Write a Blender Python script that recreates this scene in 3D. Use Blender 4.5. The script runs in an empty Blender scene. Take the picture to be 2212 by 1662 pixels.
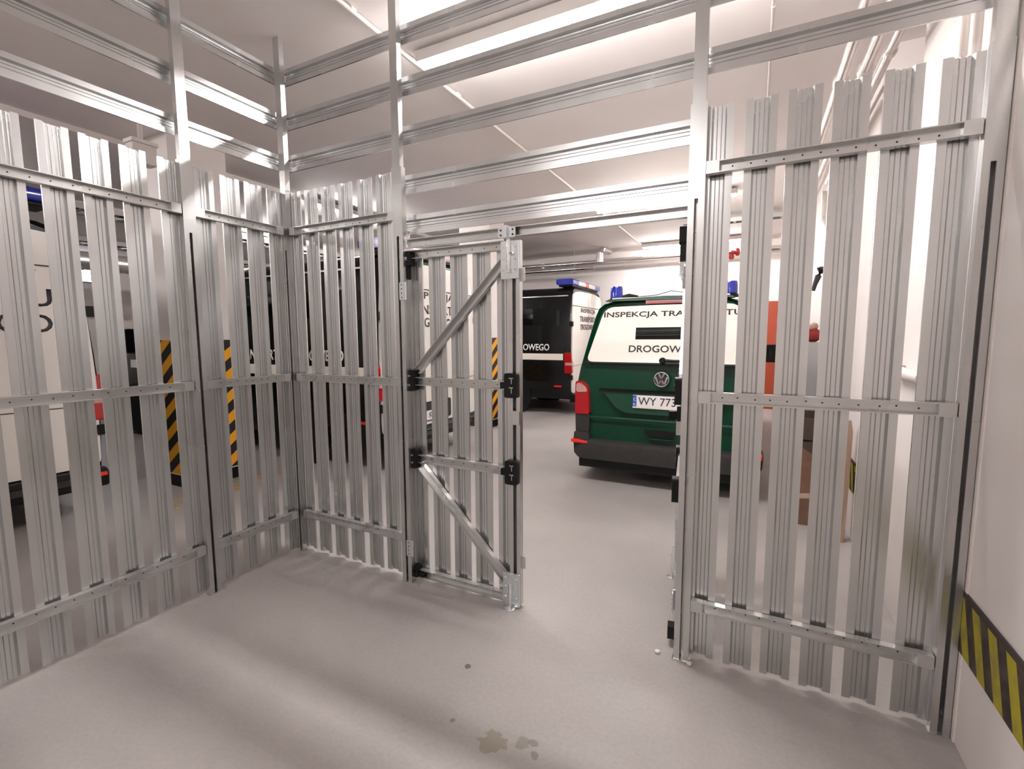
import bpy, bmesh, math, random
from mathutils import Vector, Matrix
random.seed(7)
S = bpy.context.scene
COL = S.collection
PI = math.pi

# ------------------------------------------------------------------ camera, world, exposure
F_PX, YAW, PITCH, ROLL, CAM_H = 1023.37, 0.4703, 0.1019, -0.0045, 1.5
cam = bpy.data.cameras.new('camera'); cam_o = bpy.data.objects.new('camera', cam); COL.objects.link(cam_o)
cam.sensor_fit = 'HORIZONTAL'; cam.sensor_width = 36.0; cam.lens = F_PX * 36.0 / 2212.0
cam.clip_start = 0.05; cam.clip_end = 100
fw0 = Vector((-math.sin(YAW), math.cos(YAW), 0)); rt0 = Vector((math.cos(YAW), math.sin(YAW), 0)); up0 = Vector((0, 0, 1))
fwd = fw0 * math.cos(PITCH) - up0 * math.sin(PITCH); upv = up0 * math.cos(PITCH) + fw0 * math.sin(PITCH)
rt = rt0 * math.cos(ROLL) + upv * math.sin(ROLL); upr = upv * math.cos(ROLL) - rt0 * math.sin(ROLL)
M = Matrix((rt, upr, -fwd)).transposed().to_4x4(); M.translation = (0, 0, CAM_H)
cam_o.matrix_world = M
S.camera = cam_o
w = bpy.data.worlds.new('world'); S.world = w; w.use_nodes = True
w.node_tree.nodes['Background'].inputs[0].default_value = (1, .95, .92, 1)
w.node_tree.nodes['Background'].inputs[1].default_value = 0.02
S.view_settings.view_transform = 'Standard'; S.view_settings.look = 'None'
S.view_settings.gamma = 1.0; S.view_settings.use_curve_mapping = False
S.view_settings.exposure = 1.14
S.cycles.use_denoising = True
S.cycles.max_bounces = 8; S.cycles.diffuse_bounces = 5; S.cycles.glossy_bounces = 5
S.cycles.sample_clamp_indirect = 8.0
LAMP_POWER = 84.0
LAMP_COL = (1.0, 0.955, 0.935)

# ------------------------------------------------------------------ materials
def nt(name):
    m = bpy.data.materials.new(name); m.use_nodes = True
    return m, m.node_tree, m.node_tree.nodes['Principled BSDF']

def mat(name, col, rough=.5, metal=0., coat=0., spec=None, emit=None, estr=0., alpha=None, trans=0.):
    m, t, b = nt(name)
    b.inputs['Base Color'].default_value = (*col, 1); b.inputs['Roughness'].default_value = rough
    b.inputs['Metallic'].default_value = metal
    if coat: b.inputs['Coat Weight'].default_value = coat; b.inputs['Coat Roughness'].default_value = .05
    if spec is not None: b.inputs['Specular IOR Level'].default_value = spec
    if trans: b.inputs['Transmission Weight'].default_value = trans
    if emit: b.inputs['Emission Color'].default_value = (*emit, 1); b.inputs['Emission Strength'].default_value = estr
    return m

def noisy(name, c1, c2, scale=6., rough=(.4, .5), metal=0., bump=0., stretch=(1, 1, 1), detail=4., coat=0., lo=.3, hi=.7):
    m, t, b = nt(name); N = t.nodes; L = t.links
    tc = N.new('ShaderNodeTexCoord'); mp = N.new('ShaderNodeMapping'); mp.inputs['Scale'].default_value = stretch
    L.new(tc.outputs['Object'], mp.inputs['Vector'])
    n = N.new('ShaderNodeTexNoise'); n.inputs['Scale'].default_value = scale; n.inputs['Detail'].default_value = detail
    L.new(mp.outputs[0], n.inputs['Vector'])
    r = N.new('ShaderNodeValToRGB'); r.color_ramp.elements[0].color = (*c1, 1); r.color_ramp.elements[1].color = (*c2, 1)
    r.color_ramp.elements[0].position = lo; r.color_ramp.elements[1].position = hi
    L.new(n.outputs['Fac'], r.inputs[0]); L.new(r.outputs[0], b.inputs['Base Color'])
    mr = N.new('ShaderNodeMapRange'); mr.inputs['To Min'].default_value = rough[0]; mr.inputs['To Max'].default_value = rough[1]
    L.new(n.outputs['Fac'], mr.inputs['Value']); L.new(mr.outputs[0], b.inputs['Roughness'])
    b.inputs['Metallic'].default_value = metal
    if coat: b.inputs['Coat Weight'].default_value = coat
    if bump:
        bp = N.new('ShaderNodeBump'); bp.inputs['Strength'].default_value = bump; bp.inputs['Distance'].default_value = .01
        L.new(n.outputs['Fac'], bp.inputs['Height']); L.new(bp.outputs[0], b.inputs['Normal'])
    return m

def hazard(name, yellow, black, direction, period, rough=.5, grime=0.):
    """diagonal warning stripes: fract(dot(position, direction)/period) decides the colour"""
    m, t, b = nt(name); N = t.nodes; L = t.links
    tc = N.new('ShaderNodeTexCoord'); d = N.new('ShaderNodeVectorMath'); d.operation = 'DOT_PRODUCT'
    d.inputs[1].default_value = direction; L.new(tc.outputs['Object'], d.inputs[0])
    dv = N.new('ShaderNodeMath'); dv.operation = 'DIVIDE'; dv.inputs[1].default_value = period; L.new(d.outputs['Value'], dv.inputs[0])
    fr = N.new('ShaderNodeMath'); fr.operation = 'FRACT'; L.new(dv.outputs[0], fr.inputs[0])
    gt = N.new('ShaderNodeMath'); gt.operation = 'GREATER_THAN'; gt.inputs[1].default_value = .5; L.new(fr.outputs[0], gt.inputs[0])
    mx = N.new('ShaderNodeMix'); mx.data_type = 'RGBA'; mx.inputs[6].default_value = (*black, 1); mx.inputs[7].default_value = (*yellow, 1)
    L.new(gt.outputs[0], mx.inputs[0])
    out = mx.outputs[2]
    if grime:
        n = N.new('ShaderNodeTexNoise'); n.inputs['Scale'].default_value = 18; L.new(tc.outputs['Object'], n.inputs['Vector'])
        mr = N.new('ShaderNodeMapRange'); mr.inputs['From Min'].default_value = .4; mr.inputs['From Max'].default_value = .75
        mr.inputs['To Max'].default_value = grime; L.new(n.outputs['Fac'], mr.inputs['Value'])
        m2 = N.new('ShaderNodeMix'); m2.data_type = 'RGBA'; m2.inputs[7].default_value = (.16, .12, .07, 1)
        L.new(mr.outputs[0], m2.inputs[0]); L.new(out, m2.inputs[6]); out = m2.outputs[2]
    L.new(out, b.inputs['Base Color']); b.inputs['Roughness'].default_value = rough
    return m

def floor_material():
    m, t, b = nt('painted_concrete'); N = t.nodes; L = t.links
    tc = N.new('ShaderNodeTexCoord')
    n1 = N.new('ShaderNodeTexNoise'); n1.inputs['Scale'].default_value = 1.1; n1.inputs['Detail'].default_value = 6
    n2 = N.new('ShaderNodeTexNoise'); n2.inputs['Scale'].default_value = 55; n2.inputs['Detail'].default_value = 3
    for n in (n1, n2): L.new(tc.outputs['Object'], n.inputs['Vector'])
    r = N.new('ShaderNodeValToRGB'); r.color_ramp.elements[0].position = .32; r.color_ramp.elements[1].position = .68
    r.color_ramp.elements[0].color = (.35, .327, .315, 1); r.color_ramp.elements[1].color = (.43, .40, .384, 1)
    L.new(n1.outputs['Fac'], r.inputs[0])
    m2 = N.new('ShaderNodeMix'); m2.data_type = 'RGBA'; m2.blend_type = 'OVERLAY'; m2.inputs[0].default_value = .12
    L.new(r.outputs[0], m2.inputs[6]); L.new(n2.outputs['Fac'], m2.inputs[7])
    out = m2.outputs[2]
    # worn patches and drips with a shape of their own
    n3 = N.new('ShaderNodeTexNoise'); n3.inputs['Scale'].default_value = 26; n3.inputs['Detail'].default_value = 4
    L.new(tc.outputs['Object'], n3.inputs['Vector'])
    for (x, y, rad, c, k) in [(-.80, 1.40, .05, (.27, .25, .20), 1.), (-.70, 1.45, .03, (.25, .23, .20), .8), (-.665, 1.47, .02, (.22, .2, .18), .8),
                           (-.64, 1.42, .016, (.22, .2, .18), .8), (-1.10, 1.71, .018, (.16, .13, .12), 1.), (-.99, 1.42, .012, (.2, .17, .16), .9),
                           (-1.3, 3.82, .35, (.34, .31, .295), .35), (-.3, 3.1, .4, (.36, .33, .31), .3)]:
        d = N.new('ShaderNodeVectorMath'); d.operation = 'DISTANCE'; d.inputs[1].default_value = (x, y, 0); L.new(tc.outputs['Object'], d.inputs[0])
        a = N.new('ShaderNodeMath'); a.operation = 'MULTIPLY_ADD'; a.inputs[1].default_value = rad * 2.2; a.inputs[2].default_value = -rad * 1.1
        L.new(n3.outputs['Fac'], a.inputs[0])
        s = N.new('ShaderNodeMath'); s.operation = 'ADD'; L.new(d.outputs['Value'], s.inputs[0]); L.new(a.outputs[0], s.inputs[1])
        mr = N.new('ShaderNodeMapRange'); mr.inputs['From Min'].default_value = rad; mr.inputs['From Max'].default_value = rad * (.86 if rad < .1 else .2)
        mr.inputs['To Max'].default_value = k
        L.new(s.outputs[0], mr.inputs['Value'])
        mx = N.new('ShaderNodeMix'); mx.data_type = 'RGBA'; mx.inputs[7].default_value = (*c, 1)
        L.new(mr.outputs[0], mx.inputs[0]); L.new(out, mx.inputs[6]); out = mx.outputs[2]
    L.new(out, b.inputs['Base Color'])
    mr = N.new('ShaderNodeMapRange'); mr.inputs['To Min'].default_value = .38; mr.inputs['To Max'].default_value = .55
    L.new(n1.outputs['Fac'], mr.inputs['Value']); L.new(mr.outputs[0], b.inputs['Roughness'])
    bp = N.new('ShaderNodeBump'); bp.inputs['Strength'].default_value = .15; bp.inputs['Distance'].default_value = .004
    L.new(n2.outputs['Fac'], bp.inputs['Height']); L.new(bp.outputs[0], b.inputs['Normal'])
    return m

def galvanised(name, base, rough):
    m, t, b = nt(name); N = t.nodes; L = t.links
    tc = N.new('ShaderNodeTexCoord')
    mp = N.new('ShaderNodeMapping'); mp.inputs['Scale'].default_value = (1, 1, .35); L.new(tc.outputs['Object'], mp.inputs['Vector'])
    n = N.new('ShaderNodeTexNoise'); n.inputs['Scale'].default_value = 4; n.inputs['Detail'].default_value = 2; L.new(mp.outputs[0], n.inputs['Vector'])
    g = N.new('ShaderNodeTexNoise'); g.inputs['Scale'].default_value = 160; g.inputs['Detail'].default_value = 1; L.new(tc.outputs['Object'], g.inputs['Vector'])
    ad = N.new('ShaderNodeMath'); ad.operation = 'MULTIPLY_ADD'; ad.inputs[1].default_value = .45; L.new(g.outputs['Fac'], ad.inputs[0]); L.new(n.outputs['Fac'], ad.inputs[2])
    r = N.new('ShaderNodeValToRGB'); r.color_ramp.elements[0].position = .4; r.color_ramp.elements[1].position = 1.0
    r.color_ramp.elements[0].color = (*[c * .92 for c in base], 1); r.color_ramp.elements[1].color = (*[min(1, c * 1.08) for c in base], 1)
    L.new(ad.outputs[0], r.inputs[0]); L.new(r.outputs[0], b.inputs['Base Color'])
    mr = N.new('ShaderNodeMapRange'); mr.inputs['To Min'].default_value = rough - .05; mr.inputs['To Max'].default_value = rough + .05
    L.new(n.outputs['Fac'], mr.inputs['Value']); L.new(mr.outputs[0], b.inputs['Roughness'])
    b.inputs['Metallic'].default_value = .9
    return m

WALL = (.73, .665, .63)
M_wall = noisy('wall_paint', (.755, .70, .675), (.805, .75, .725), 2.2, (.65, .8), bump=.05)
M_ceil = noisy('ceiling_paint', (.76, .705, .685), (.81, .755, .735), 1.4, (.7, .85), bump=.05)
M_floor = floor_material()
M_galv = galvanised('galvanised_sheet', (.655, .66, .66), .26)
M_galv2 = galvanised('galvanised_post', (.60, .60, .595), .28)
M_zinc = galvanised('zinc_plate', (.72, .76, .78), .27)
M_dark = mat('dark_slot', (.03, .028, .026), .7)
M_blackp = mat('black_plastic', (.007, .007, .0075), .45, spec=.25)
M_greyp = noisy('grey_plastic', (.024, .022, .021), (.032, .03, .029), 30, (.55, .65))
M_rubber = mat('tyre_rubber', (.009, .009, .009), .75, spec=.2)
M_green = mat('green_paint', (.003, .040, .019), .2, spec=.3, coat=.12)
M_blackpaint = mat('black_paint', (.004, .0045, .0045), .2, spec=.3, coat=.1)
M_white = mat('white_paint', (.80, .755, .70), .25, coat=.6)
M_whitefilm = mat('white_film', (.86, .80, .73), .18, coat=.5)
M_glass = mat('dark_glass', (.004, .004, .005), .06, spec=.4)
M_red = mat('red_lens', (.42, .008, .014), .15, coat=.5)
M_redfilm = mat('red_reflector', (.85, .03, .02), .3)
M_paleens = mat('pale_lens', (.55, .33, .30), .15, coat=1.)
M_blue = mat('blue_lens', (.006, .02, .33), .12, coat=.6)
M_clear = mat('clear_lens', (.62, .50, .52), .15, coat=1.)
M_chrome = mat('chrome', (.85, .85, .86), .12, 1.)
M_alloy = mat('alloy_rim', (.35, .35, .36), .3, .9)
M_plate = mat('plate_white', (.78, .74, .74), .35)
M_euro = mat('plate_blue', (.02, .10, .45), .4)
M_ink = mat('dark_lettering', (.030, .025, .030), .5)
M_inkw = mat('white_lettering', (.82, .80, .77), .5)
M_orange = mat('orange_door_paint', (.36, .055, .02), .5)
M_card = noisy('cardboard', (.13, .065, .042), (.19, .10, .065), 12, (.7, .85))
M_wood = noisy('raw_wood', (.26, .17, .12), (.40, .28, .20), 9, (.6, .8), stretch=(6, 6, .5))
M_lock = mat('locker_grey', (.45, .44, .43), .45)
M_redcloth = mat('red_cloth', (.30, .02, .025), .8)
M_tan = mat('tan_cloth', (.45, .33, .24), .85)
M_pipe = mat('polished_pipe', (.80, .77, .74), .22, 1.)
M_foil = noisy('foil_insulation', (.66, .62, .60), (.76, .72, .70), 14, (.25, .35), metal=.8, bump=.08)
M_conduit = mat('conduit_plastic', (.66, .60, .57), .5)
M_tray = mat('tray_steel', (.42, .40, .385), .45, .6)
M_copper = mat('dark_cable', (.02, .018, .018), .6)
M_lampbody = mat('lamp_housing', (.42, .385, .36), .5)
M_lens = mat('lit_diffuser', (.9, .9, .9), .5, emit=LAMP_COL, estr=LAMP_POWER)
M_window = mat('lit_lamp_glass', (.9, .9, .9), .5, emit=(.93, .93, 1.0), estr=6.)
M_haz_col = hazard('column_hazard', (.88, .40, .015), (.014, .013, .013), (-.75, -.75, 1.0), .222, .5)
M_haz_wall = hazard('wall_hazard', (.42, .36, .012), (.030, .018, .014), (0, 1.0, -.42), .125, .55, .5)
M_yel = mat('yellow_line_paint', (.60, .40, .06), .6)
M_redv = mat('red_valve', (.35, .01, .01), .4)
M_stickw = mat('sticker_white', (.7, .68, .62), .5)
M_stickg = mat('sticker_green', (.03, .22, .05), .5)

# ------------------------------------------------------------------ mesh helpers
class MB:
    def __init__(s): s.v = []; s.f = []; s.smooth = False
    def quadring(s, rings, closed=True, cap=True):
        """rings: list of equally long point lists"""
        base = len(s.v); n = len(rings[0])
        for r in rings: s.v += [tuple(p) for p in r]
        for i in range(len(rings) - 1):
            a = base + i * n; b = a + n
            for j in range(n if closed else n - 1):
                k = (j + 1) % n
                s.f.append((a + j, a + k, b + k, b + j))
        if cap:
            s.f.append(tuple(base + j for j in reversed(range(n))))
            s.f.append(tuple(base + (len(rings) - 1) * n + j for j in range(n)))
        return s
    def box(s, x0, y0, z0, x1, y1, z1):
        return s.quadring([[(x0, y0, z0), (x1, y0, z0), (x1, y1, z0), (x0, y1, z0)], [(x0, y0, z1), (x1, y0, z1), (x1, y1, z1), (x0, y1, z1)]])
    def prism(s, poly, fn, t0, t1):
        """poly of (u,v), fn(u,v,t)->xyz, extruded t0..t1"""
        return s.quadring([[fn(u, v, t0) for u, v in poly], [fn(u, v, t1) for u, v in poly]])
    def tube(s, path, r, n=10, cap=True):
        P = [Vector(p) for p in path]; rings = []
        for i, p in enumerate(P):
            d = (P[min(i + 1, len(P) - 1)] - P[max(i - 1, 0)]).normalized()
            a = Vector((0, 0, 1)) if abs(d.z) < .9 else Vector((1, 0, 0))
            u = d.cross(a).normalized(); v = d.cross(u)
            rr = r[i] if isinstance(r, (list, tuple)) else r
            rings.append([p + (u * math.cos(2 * PI * k / n) + v * math.sin(2 * PI * k / n)) * rr for k in range(n)])
        return s.quadring(rings, cap=cap)
    def lathe(s, prof, c, axis='z', n=20, close=True):
        """prof of (r,h) revolved about axis through c"""
        rings = []
        for r, h in prof:
            ring = []
            for k in range(n):
                a = 2 * PI * k / n; p, q = r * math.cos(a), r * math.sin(a)
                if axis == 'z': ring.append((c[0] + p, c[1] + q, c[2] + h))
                elif axis == 'x': ring.append((c[0] + h, c[1] + p, c[2] + q))
                else: ring.append((c[0] + q, c[1] + h, c[2] + p))
            rings.append(ring)
        return s.quadring(rings, cap=close)
    def mesh(s, name, m, smooth=None):
        me = bpy.data.meshes.new(name); me.from_pydata(s.v, [], s.f); me.validate()
        bm = bmesh.new(); bm.from_mesh(me); bmesh.ops.recalc_face_normals(bm, faces=bm.faces); bm.to_mesh(me); bm.free()
        me.materials.append(m)
        if smooth:
            for p in me.polygons: p.use_smooth = True
            me.set_sharp_from_angle(angle=math.radians(smooth))
        return me
    def build(s, name, m, parent=None, smooth=None, bevel=0., kind=None):
        return put(name, s.mesh(name, m, smooth), parent, bevel=bevel, kind=kind)

def put(name, me, parent=None, loc=None, rz=None, bevel=0., kind=None):
    o = bpy.data.objects.new(name, me); COL.objects.link(o)
    if parent: o.parent = parent
    if loc: o.location = loc
    if rz: o.rotation_euler.z = rz
    if bevel:
        b = o.modifiers.new('bevel', 'BEVEL'); b.width = bevel; b.segments = 2; b.limit_method = 'ANGLE'
    if kind: o['kind'] = kind
    return o

def tag(o, label, cat, group=None, kind=None):
    o['label'] = label; o['category'] = cat
    if group: o['group'] = group
    if kind: o['kind'] = kind
    return o

def thing(name, label, cat, loc=(0, 0, 0), rz=0., group=None, kind=None):
    o = bpy.data.objects.new(name, None); COL.objects.link(o); o.empty_display_size = .1
    o.location = loc; o.rotation_euler.z = rz
    return tag(o, label, cat, group, kind)

def copy_tree(o, parent=None, skip=()):
    c = o.copy(); COL.objects.link(c)
    if parent: c.parent = parent
    for ch in list(o.children):
        if ch.name.split('.')[0] not in skip: copy_tree(ch, c, skip)
    return c

def text(s, name, m, parent, org, right, up, width=None, height=.1, align='L', bold=0., extrude=.0015):
    """flat lettering; org = lower left (L) or lower centre (C)"""
    cu = bpy.data.curves.new('t', 'FONT'); cu.body = s; cu.size = 1; cu.extrude = 0; cu.offset = bold; cu.resolution_u = 3
    o = bpy.data.objects.new('t', cu); COL.objects.link(o)
    bpy.context.view_layer.update()
    me = bpy.data.meshes.new_from_object(o.evaluated_get(bpy.context.evaluated_depsgraph_get()))
    bpy.data.objects.remove(o); bpy.data.curves.remove(cu)
    xs = [v.co.x for v in me.vertices]; ys = [v.co.y for v in me.vertices]
    x0, x1, y0, y1 = min(xs), max(xs), min(ys), max(ys)
    sy = height / (y1 - y0); sx = (width / (x1 - x0)) if width else sy
    R, U = Vector(right).normalized(), Vector(up).normalized(); Nn = R.cross(U); O = Vector(org)
    off = 0 if align == 'L' else -(x1 - x0) * sx / 2
    bm = bmesh.new(); bm.from_mesh(me)
    for v in bm.verts:
        v.co = O + R * ((v.co.x - x0) * sx + off) + U * ((v.co.y - y0) * sy)
    g = bmesh.ops.extrude_face_region(bm, geom=list(bm.faces))
    for e in g['geom']:
        if isinstance(e, bmesh.types.BMVert): e.co += Nn * extrude
    bm.to_mesh(me); bm.free()
    me.materials.clear(); me.materials.append(m)
    return put(name, me, parent)

def rrect(x0, z0, x1, z1, r, n=4):
    pts = []
    for cx, cz, a0 in ((x1 - r, z1 - r, 0), (x0 + r, z1 - r, 90), (x0 + r, z0 + r, 180), (x1 - r, z0 + r, 270)):
        for k in range(n + 1):
            a = math.radians(a0 + 90 * k / n); pts.append((cx + r * math.cos(a), cz + r * math.sin(a)))
    return pts

def rpoly(pts, r, n=4):
    """polygon with rounded corners"""
    out = []; N = len(pts)
    for i in range(N):
        p = Vector(pts[i]); a = Vector(pts[i - 1]) - p; b = Vector(pts[(i + 1) % N]) - p
        rr = r[i] if isinstance(r, (list, tuple)) else r
        rr = min(rr, a.length * .45, b.length * .45)
        A = p + a.normalized() * rr; B = p + b.normalized() * rr
        for k in range(n + 1):
            t = k / n; q = A * (1 - t) ** 2 + p * 2 * t * (1 - t) + B * t * t
            out.append((q.x, q.y))
    return out

YF, XL = 2.2185, -2.8026     # inner faces of the front and the left run of the cage
ZC = 3.39                    # ceiling
XW = .722                    # right wall

# ------------------------------------------------------------------ the room
def struct(name, mb, m, label, cat, smooth=None):
    return tag(mb.build(name, m, smooth=smooth), label, cat, kind='structure')

struct('floor', MB().box(-14.2, -3.7, -.12, 2.0, 11.1, 0), M_floor, 'grey painted concrete floor of the garage', 'floor')
struct('ceiling', MB().box(-14.2, -3.7, ZC, 2.0, 11.1, ZC + .15), M_ceil, 'pale painted concrete ceiling over the whole garage', 'ceiling')
struct('wall_back', MB().box(-14.2, 10.9, 0, 2.0, 11.1, ZC), M_wall, 'white wall at the far end behind the parked vans', 'wall')
struct('wall_left', MB().box(-14.2, -3.7, 0, -14.0, 10.9, ZC), M_wall, 'white wall far to the left of the vans', 'wall')
struct('wall_front', MB().box(-14.0, -3.7, 0, 2.0, -3.5, ZC), M_wall, 'white wall behind the viewer', 'wall')
struct('wall_right', MB().box(XW, -3.5, 0, 2.0, 3.28, ZC), M_wall, 'white wall on the right with the striped bumper band', 'wall')
struct('wall_recess', MB().box(1.25, 3.28, 0, 2.0, 4.08, ZC), M_wall, 'white back of the shallow recess beyond the right fence', 'wall')
struct('wall_pillar', MB().box(.695, 4.08, 0, 2.0, 10.9, ZC), M_wall, 'white wall beyond the recess with chipped plaster at its foot', 'wall')
struct('trim_strip', MB().box(XW - .005, 2.165, 0, XW, 2.235, ZC), M_wall, 'white upright raised strip on the right wall beside the post', 'trim')  # thin raised strip in the wall paint, for the pale stripe by the post
struct('trim_beam', MB().box(-5.95, -3.5, 3.34, -5.5, 10.9, ZC), M_ceil, 'concrete ceiling beam running above the vans on the left', 'beam')
struct('door_1', MB().box(.17, 10.86, 0, .69, 10.9, 2.17), M_orange, 'orange brown steel door in the far wall behind the green van', 'door')

# hazard band on the right wall, near and beyond the fence
def band(name, label, y0, y1, x):
    o = MB().box(x - .0075, y0, .35, x + .001, y1, .568).build(name, M_haz_wall)
    tag(o, label, 'bumper strip')
    MB().box(x - .0085, y0, .556, x - .0005, y1, .576).build('dark_border', mat('strip_border', (.05, .032, .026), .6), o)
    return o
band('wall_bumper_strip', 'yellow and black striped band along the right wall beside the viewer', -2.5, 2.258, XW)
band('wall_bumper_strip', 'short yellow and black striped band at the corner beyond the recess', 4.09, 4.6, .695)

# columns with striped guards
def column(x0, x1, y0, y1, label):
    c = thing('column', label, 'column', (x0, y0, 0), kind='structure')
    X, Y = x1 - x0, y1 - y0
    MB().box(0, 0, 0, X, Y, ZC).build('shaft', M_wall, c)
    g = MB().box(-.006, -.006, .128, X + .006, Y + .006, 1.475).build('striped_guard', M_haz_col, c)
    MB().box(-.008, -.008, 0, X + .008, Y + .008, .118).build('black_base', M_blackp, c)
    MB().box(-.007, -.007, .118, X + .007, Y + .007, .128).build('pale_joint', M_stickw, c)
    return c
column(-5.42, -4.91, 2.64, 3.19, 'white column with tall striped guard between the two nearest vans')
column(-4.36, -3.80, 6.70, 7.20, 'white column with striped guard between the two farther vans')

# worn yellow line on the floor
yl = MB()
def mark(x, y, dx, dy, wd):
    l = math.hypot(dx, dy); nx, ny = -dy / l * wd, dx / l * wd
    yl.quadring([[(x - nx, y - ny, 0.0002), (x + nx, y + ny, .0002), (x + dx + nx, y + dy + ny, .0002), (x + dx - nx, y + dy - ny, .0002)],
                 [(x - nx, y - ny, .003), (x + nx, y + ny, .003), (x + dx + nx, y + dy + ny, .003), (x + dx - nx, y + dy - ny, .003)]])
for k in range(22):
    t = k / 21; x = -4.74 + .03 * math.sin(k * 2.1); y = 2.22 + 1.25 * t
    mark(x, y, .19, (.04 if k % 2 else -.03), .007)
    if k % 3: mark(x + .2, y + .01, .1, (-.05 if k % 2 else .05), .006)
o = yl.build('floor_marking', M_yel); tag(o, 'worn yellow zigzag marking on the floor beside the striped column', 'floor marking', kind='stuff')

# ------------------------------------------------------------------ ceiling lights
def strip_light(x, y, ang, label, n=5, z=3.29, seg=.262, group='ceiling strip lights'):
    t = thing('strip_light', label, 'ceiling light', (x, y, z), ang, group)
    Lg = n * seg
    MB().prism([(-.050, .012), (.050, .012), (.066, .07), (.02, .085), (-.02, .085), (-.066, .07)], lambda u, v, q: (q, u, v), 0, Lg + .02).build('housing', M_lampbody, t)
    for i in range(2):
        MB().box(.25 + i * (Lg - .5) - .012, -.01, .085, .25 + i * (Lg - .5) + .012, .01, ZC - z).build('hanger', M_lampbody, t)
    poly = [(-.031, .012)] + [(.031 * math.cos(a), -.0 + .018 * math.sin(a)) for a in [PI + k * PI / 6 for k in range(7)]] + [(.031, .012)]
    me = MB().prism(poly, lambda u, v, q: (q, u, v), .008, seg - .008).mesh('diffuser', M_lens)
    for i in range(n): put('diffuser', me, t, (.01 + i * seg, 0, 0))
    return t
strip_light(-2.06, 2.73, 0, 'strip light hanging just beyond the top of the gate', 8)
strip_light(-2.12, 6.92, 0, 'strip light over the green van', 7)
strip_light(-2.12, 10.15, 0, 'strip light near the far white wall', 7)
strip_light(-2.05, -1.35, 0, 'strip light inside the cage behind the viewer', 5)
strip_light(-5.40, 4.65, PI / 2, 'strip light above the roof of the van nearest the cage corner', 7)
strip_light(-6.4, -.4, PI / 2, 'added unseen strip light above the leftmost van', 5)  # added lamp out of view, lights the leftmost van and the ceiling there
strip_light(-7.7, -2.9, PI / 2, 'added unseen strip light far left near the wall behind the viewer', 6)  # added lamp out of view, put in to brighten the left ceiling
strip_light(-7.7, 4.45, PI / 2, 'added fill strip light far left above the nose of the middle van', 6)  # extra lamp added to widen the light over the left vans
strip_light(-7.7, .3, PI / 2, 'added unseen strip light far left above the nose of the leftmost van', 6)  # extra lamp added out of view to lift the left side
strip_light(-7.7, 8.2, PI / 2, 'added fill strip light far left above the nose of the farthest van', 6)  # extra lamp added to brighten the far left bay

# ------------------------------------------------------------------ conduits, pipes, trays
def run(name, label, cat, pts, r, m, clips=(), group=None, n=10):
    t = thing(name, label, cat, pts[0], group=group)
    p0 = Vector(pts[0])
    MB().tube([Vector(p) - p0 for p in pts], r, n).build('pipe_run', m, t, smooth=50)
    for c in clips:
        q = Vector(c) - p0
        MB().tube([(q.x, q.y - .02, q.z), (q.x, q.y + .02, q.z)], r * 1.35, n).build('clip', m, t, smooth=50)
    return t
run('conduit', 'white conduit on the ceiling along the ends of the strip lights', 'conduit', [(-2.14, -3.4, 3.365), (-2.14, 10.8, 3.365)], .014, M_conduit, [(-2.14, y, 3.372) for y in (.9, 2.2, 3.3, 4.9, 6.5, 8.2)])
run('conduit', 'thin white conduit on the ceiling nearer the right wall', 'conduit', [(.02, -3.4, 3.375), (.02, 10.8, 3.375)], .009, M_conduit, [(.02, y, 3.375) for y in (3.3, 5.2, 7.4)])
for i, (x, z, r, lab) in enumerate([(.40, 3.02, .030, 'leftmost silver insulated pipe running along the right wall'), (.52, 3.06, .030, 'middle silver insulated pipe running along the right wall'),
                                    (.635, 3.13, .026, 'silver insulated pipe closest to the right wall')]):
    run('insulated_pipe', lab, 'pipe', [(x, 2.75, z), (x, 5.95 + .15 * i, z)], r, M_foil, [(x, y, z) for y in (3.6, 4.9)], group=None, n=14)
for i, (x, y, lab) in enumerate([(.675, 2.55, 'white upright pipe by the right wall, farther of two'), (.68, 2.43, 'white upright pipe by the right wall just behind the fence')]):
    run('upright_pipe', lab, 'pipe', [(x, y, .02), (x, y, ZC - .01)], .019, M_conduit, n=12)
d = run('drop_pipe', 'thin bent pipe coming down the right wall beyond the fence', 'pipe',
        [(.60, 6.1, 3.0), (.60, 6.1, 2.78), (.605, 6.07, 2.70), (.63, 6.0, 2.62), (.64, 5.98, 2.55), (.64, 5.98, 1.72)], [.03, .03, .022, .018, .014, .012], M_conduit)
t = thing('cable_bundle', 'black taped cable end hanging from the thin bent pipe', 'cable', (.61, 5.95, 2.15))
MB().tube([(0.01, 0, .04), (-.01, -.005, .02), (-.035, -.01, -.04), (-.06, -.01, -.12), (-.075, -.01, -.19)], [.025, .05, .03, .022, .018], 8).build('taped_cable', M_copper, t, smooth=60)
MB().tube([(-.03, .005, .05), (.03, -.01, .02), (.01, -.02, -.03)], .012, 6).build('knot', M_copper, t, smooth=60)
run('steel_pipe', 'upper polished pipe hanging in front of the far wall', 'pipe', [(-9.0, 10.05, 3.07), (-.45, 10.05, 3.07)], .042, M_pipe, [(x, 10.05, 3.07) for x in (-7, -4.3)], n=14)
run('steel_pipe', 'lower polished pipe hanging in front of the far wall', 'pipe', [(-9.0, 9.95, 2.94), (-3.1, 9.95, 2.94)], .036, M_pipe, n=14)
t = thing('pipe_hanger', 'thin rod hanger holding the two polished pipes', 'hanger', (-3.55, 10.0, 3.0))
MB().tube([(0, 0, -.12), (0, 0, .38)], .006, 6).build('rod', M_tray, t); MB().box(-.06, -.1, -.13, .06, .1, -.115).build('shelf_bracket', M_tray, t)
t = thing('elbow_duct', 'short foil elbow duct on the polished pipes', 'duct', (-2.98, 10.0, 3.05))
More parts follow.
